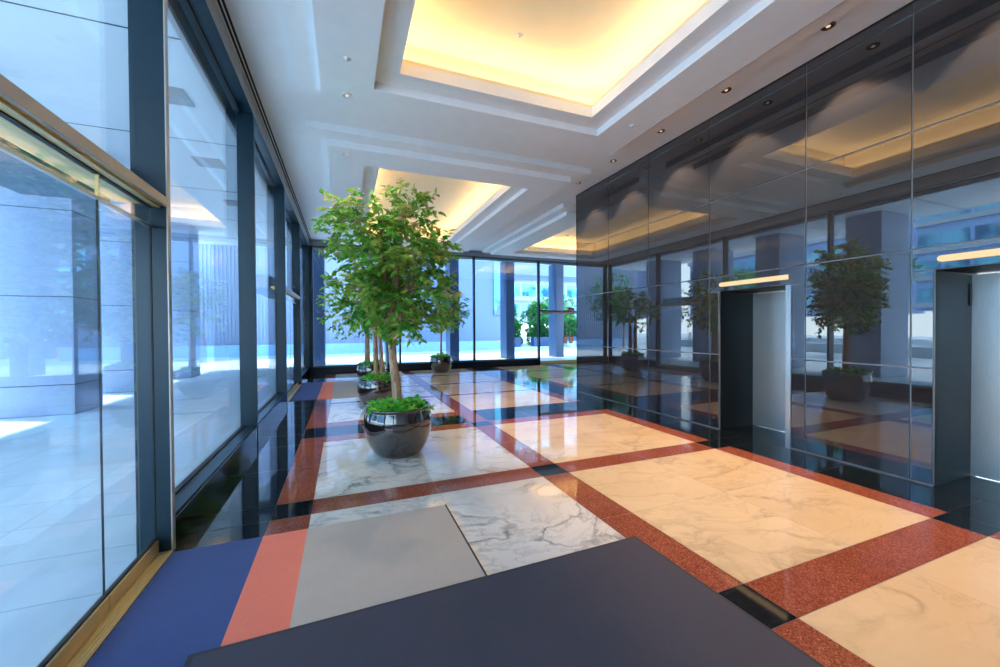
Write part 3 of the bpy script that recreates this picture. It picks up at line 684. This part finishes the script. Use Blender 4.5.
# buildings
def cladblock(name, x0, x1, y0, y1, z1, label, wall, side, nb, cell, win_h=0.55, z0=0.0, ribs=0, bridge=False):
    """block with window bands on the side that faces the lobby ('y' = toward -y, 'x' = toward +x)"""
    o = empty(name, ((x0+x1)/2, (y0+y1)/2, ZG), label, 'building'); w, d = (x1-x0)/2, (y1-y0)/2
    MB().box(-w, w, -d, d, z0, z1).build('wall', wall, o)
    if ribs:
        mb = MB(); n = int((2*w)/ribs)
        for i in range(n): mb.box(-w+i*ribs, -w+i*ribs+ribs*0.4, -d-0.06, -d+0.01, z0, z1)
        mb.build('rib_cladding', wall, o)
    if bridge: MB().box(w, w+30, d-4.5, d-0.5, 6.9, 9.0).build('bridge_slab', wall, o)
    if nb:
        fh = (z1-z0-1)/nb; cnt = 0
        L = w if side == 'y' else d
        for k in range(nb):
            za = z0+0.8+k*fh; zb = za+fh*win_h; n = max(1, int(2*L/cell)); mb = MB(); mg = MB()
            for i in range(n):
                a = -L+2*L*(i+0.08)/n; b = -L+2*L*(i+0.92)/n
                if side == 'y': mg.box(a, b, -d-0.06, -d+0.01, za, zb)
                else: mg.box(w-0.01, w+0.06, a, b, za, zb)
            mg.build('window', 'window_band', o)
            if side == 'y': mb.box(-L, L, -d-0.5, -d, za-fh*0.22, za-fh*0.04)
            else: mb.box(w, w+0.5, -L, L, za-fh*0.22, za-fh*0.04)
            mb.build('balcony_slab', 'white_cladding', o)
cladblock('ribbed_building', -14, 4.2, 28, 34, 22, 'pale building with vertical ribs behind the far left windows', 'ribbed_cladding', 'y', 0, 1, ribs=0.2)
cladblock('office_building', 4.2, 11.6, 29, 40, 22, 'plain light blue building wall behind the middle far windows', 'blue_cladding', 'y', 0, 1, bridge=True)
cladblock('apartment_tower', 19, 34, 52, 60, 48, 'white tower with turquoise window bands seen above the bushes', 'white_cladding', 'y', 15, 2.4, 0.6, 2.5)
cladblock('apartment_tower', 36, 56, 62, 70, 60, 'white tower farther right seen past the last outdoor column', 'white_cladding', 'y', 20, 2.2, 0.6, 2.5)
cladblock('office_building', -52, -40, 2, 20, 24, 'white office block with blue window bands across the left plaza', 'pale_blue_cladding', 'x', 8, 1.7, 0.5, 3.0)
cladblock('office_building', -52, -40, 24, 46, 30, 'larger banded office block farther along the left plaza', 'pale_blue_cladding', 'x', 10, 1.7, 0.5, 3.0)
cladblock('office_building', -34, -20, 48, 60, 26, 'banded office block at the far end of the left plaza', 'blue_cladding', 'x', 8, 2.6, 0.5, 3.0)
cladblock('office_building', -52, -40, -26, -4, 22, 'banded office block behind the viewpoint across the plaza', 'pale_blue_cladding', 'x', 6, 2.6, 0.5, 3.0)
mb = MB().box(-12, 11.0, 26.6, 27.0, ZG, 0.62); mb.build('low_wall', 'pale_blue_cladding', None, label='long low pale blue wall in front of the ribbed building', cat='wall')
o = MB().box(11.0, 11.5, 28.9, 28.995, 2.6, 16).build('window_strip', 'window_band', None, label='tall turquoise window strip at the edge of the plain blue wall', cat='window')
# garden walls, bushes and trees
def bush(x, y, rx, ry, rz, n, label, z=0.0, trunk=0.0, sz=0.22, name='bush', cat='bush'):
    o = empty(name, (x, y, ZG+z), label, cat); mb = MB(); lay = mb.bm.loops.layers.float_color.new('tint'); s = MB()
    lobes = [(rv()*0.55, random.uniform(0.45, 0.7)) for _ in range(7)]
    for i in range(n):
        c, r = random.choice(lobes); v = rv().normalized()*random.uniform(0.7, 1.0)*r+c
        p = Vector((v.x*rx, v.y*ry, trunk+rz*0.9+v.z*rz))
        if p.z < 0.02: p.z = random.uniform(0.02, 0.3)
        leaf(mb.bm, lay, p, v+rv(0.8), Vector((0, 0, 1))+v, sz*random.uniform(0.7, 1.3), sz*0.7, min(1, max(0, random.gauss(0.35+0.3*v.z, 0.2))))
    s.tube([(0, 0, -0.02), (0, 0, trunk+rz)], [0.06+0.02*trunk, 0.04], 8)
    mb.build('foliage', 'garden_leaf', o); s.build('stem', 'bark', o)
gw = [(10.4, 13.8, 30, 30.6, 0.75), (15.0, 19.5, 30.0, 30.6, 0.75), (19.9, 28, 30, 30.6, 0.75)]
for k, (a, b, c, d, z) in enumerate(gw):
    o = MB().box(a, b, c, d, ZG, z, None, 0.02).build('garden_wall', 'planter_stone', None, label=['left', 'middle', 'right'][k]+' low dark blue planting wall beyond the outdoor columns', cat='garden wall')
for k in range(3): MB().box(17-0.0, 21, 27.4+k*0.5, 27.9+k*0.5, ZG, 0.15*(k+1)+ZG).build('garden_step', 'white_cladding', None, label=['lowest', 'middle', 'top'][k]+' white stone step before the planting wall', cat='step')
MB().box(11.2, 12.1, 28.6, 28.9, ZG, 0.62).build('orange_screen', 'orange_panel', None, label='small orange box beside the dark blue planting wall outside', cat='box')
bl = [(13.8, 32.2, 1.25, 1.1, 1.2), (17.0, 32.4, 1.3, 1.1, 1.5), (20.2, 32.4, 1.3, 1.1, 1.3), (23.7, 32.4, 1.3, 1.1, 1.6), (26.6, 32.4, 1.3, 1.1, 1.4),
      (14.6, 36.6, 1.45, 1.3, 1.9), (18.4, 36.6, 1.5, 1.3, 2.2), (22.2, 36.6, 1.5, 1.3, 2.0), (26.0, 36.6, 1.5, 1.3, 2.2), (29.8, 37.0, 1.5, 1.3, 2.0)]
for k, (x, y, a, b, c) in enumerate(bl):
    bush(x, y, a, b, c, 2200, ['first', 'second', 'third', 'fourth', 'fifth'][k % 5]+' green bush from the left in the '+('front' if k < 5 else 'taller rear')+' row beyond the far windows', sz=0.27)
tl = [(15.5, 44, 2.4, 'leafy tree behind the bushes left of the tower'), (24.5, 44, 2.6, 'leafy tree behind the bushes right of the tower')]
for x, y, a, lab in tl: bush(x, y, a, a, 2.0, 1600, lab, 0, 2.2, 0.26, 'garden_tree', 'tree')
lt = [(-13, 4.0, 'street tree on the left plaza opposite the near door'), (-15, 12.0, 'street tree on the left plaza between the first piers'), (-15.5, 20.0, 'street tree on the left plaza past the second pier'), (-19, 30.0, 'street tree at the far end of the left plaza'), (-9.5, 24.2, 'street tree near the ribbed building corner')]
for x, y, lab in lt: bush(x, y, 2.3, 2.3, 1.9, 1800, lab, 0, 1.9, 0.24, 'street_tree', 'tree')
for k, (x, y) in enumerate(((-16, 8.0), (-17, 16.2), (-16, 25))):
    MB().box(x-0.5, x+0.5, y-2.8, y+2.8, ZG, 0.5, None, 0.02).build('plaza_bench', 'white_cladding', None, label=['nearest', 'middle', 'farthest'][k]+' white stone bench wall on the left plaza', cat='bench')
MB().box(-3.15, -2.75, 22.0, 22.4, ZG, 1.2, None, 0.02).build('timber_bin', 'pale_timber', None, label='small brown timber bin standing outside past the far left door', cat='bin')
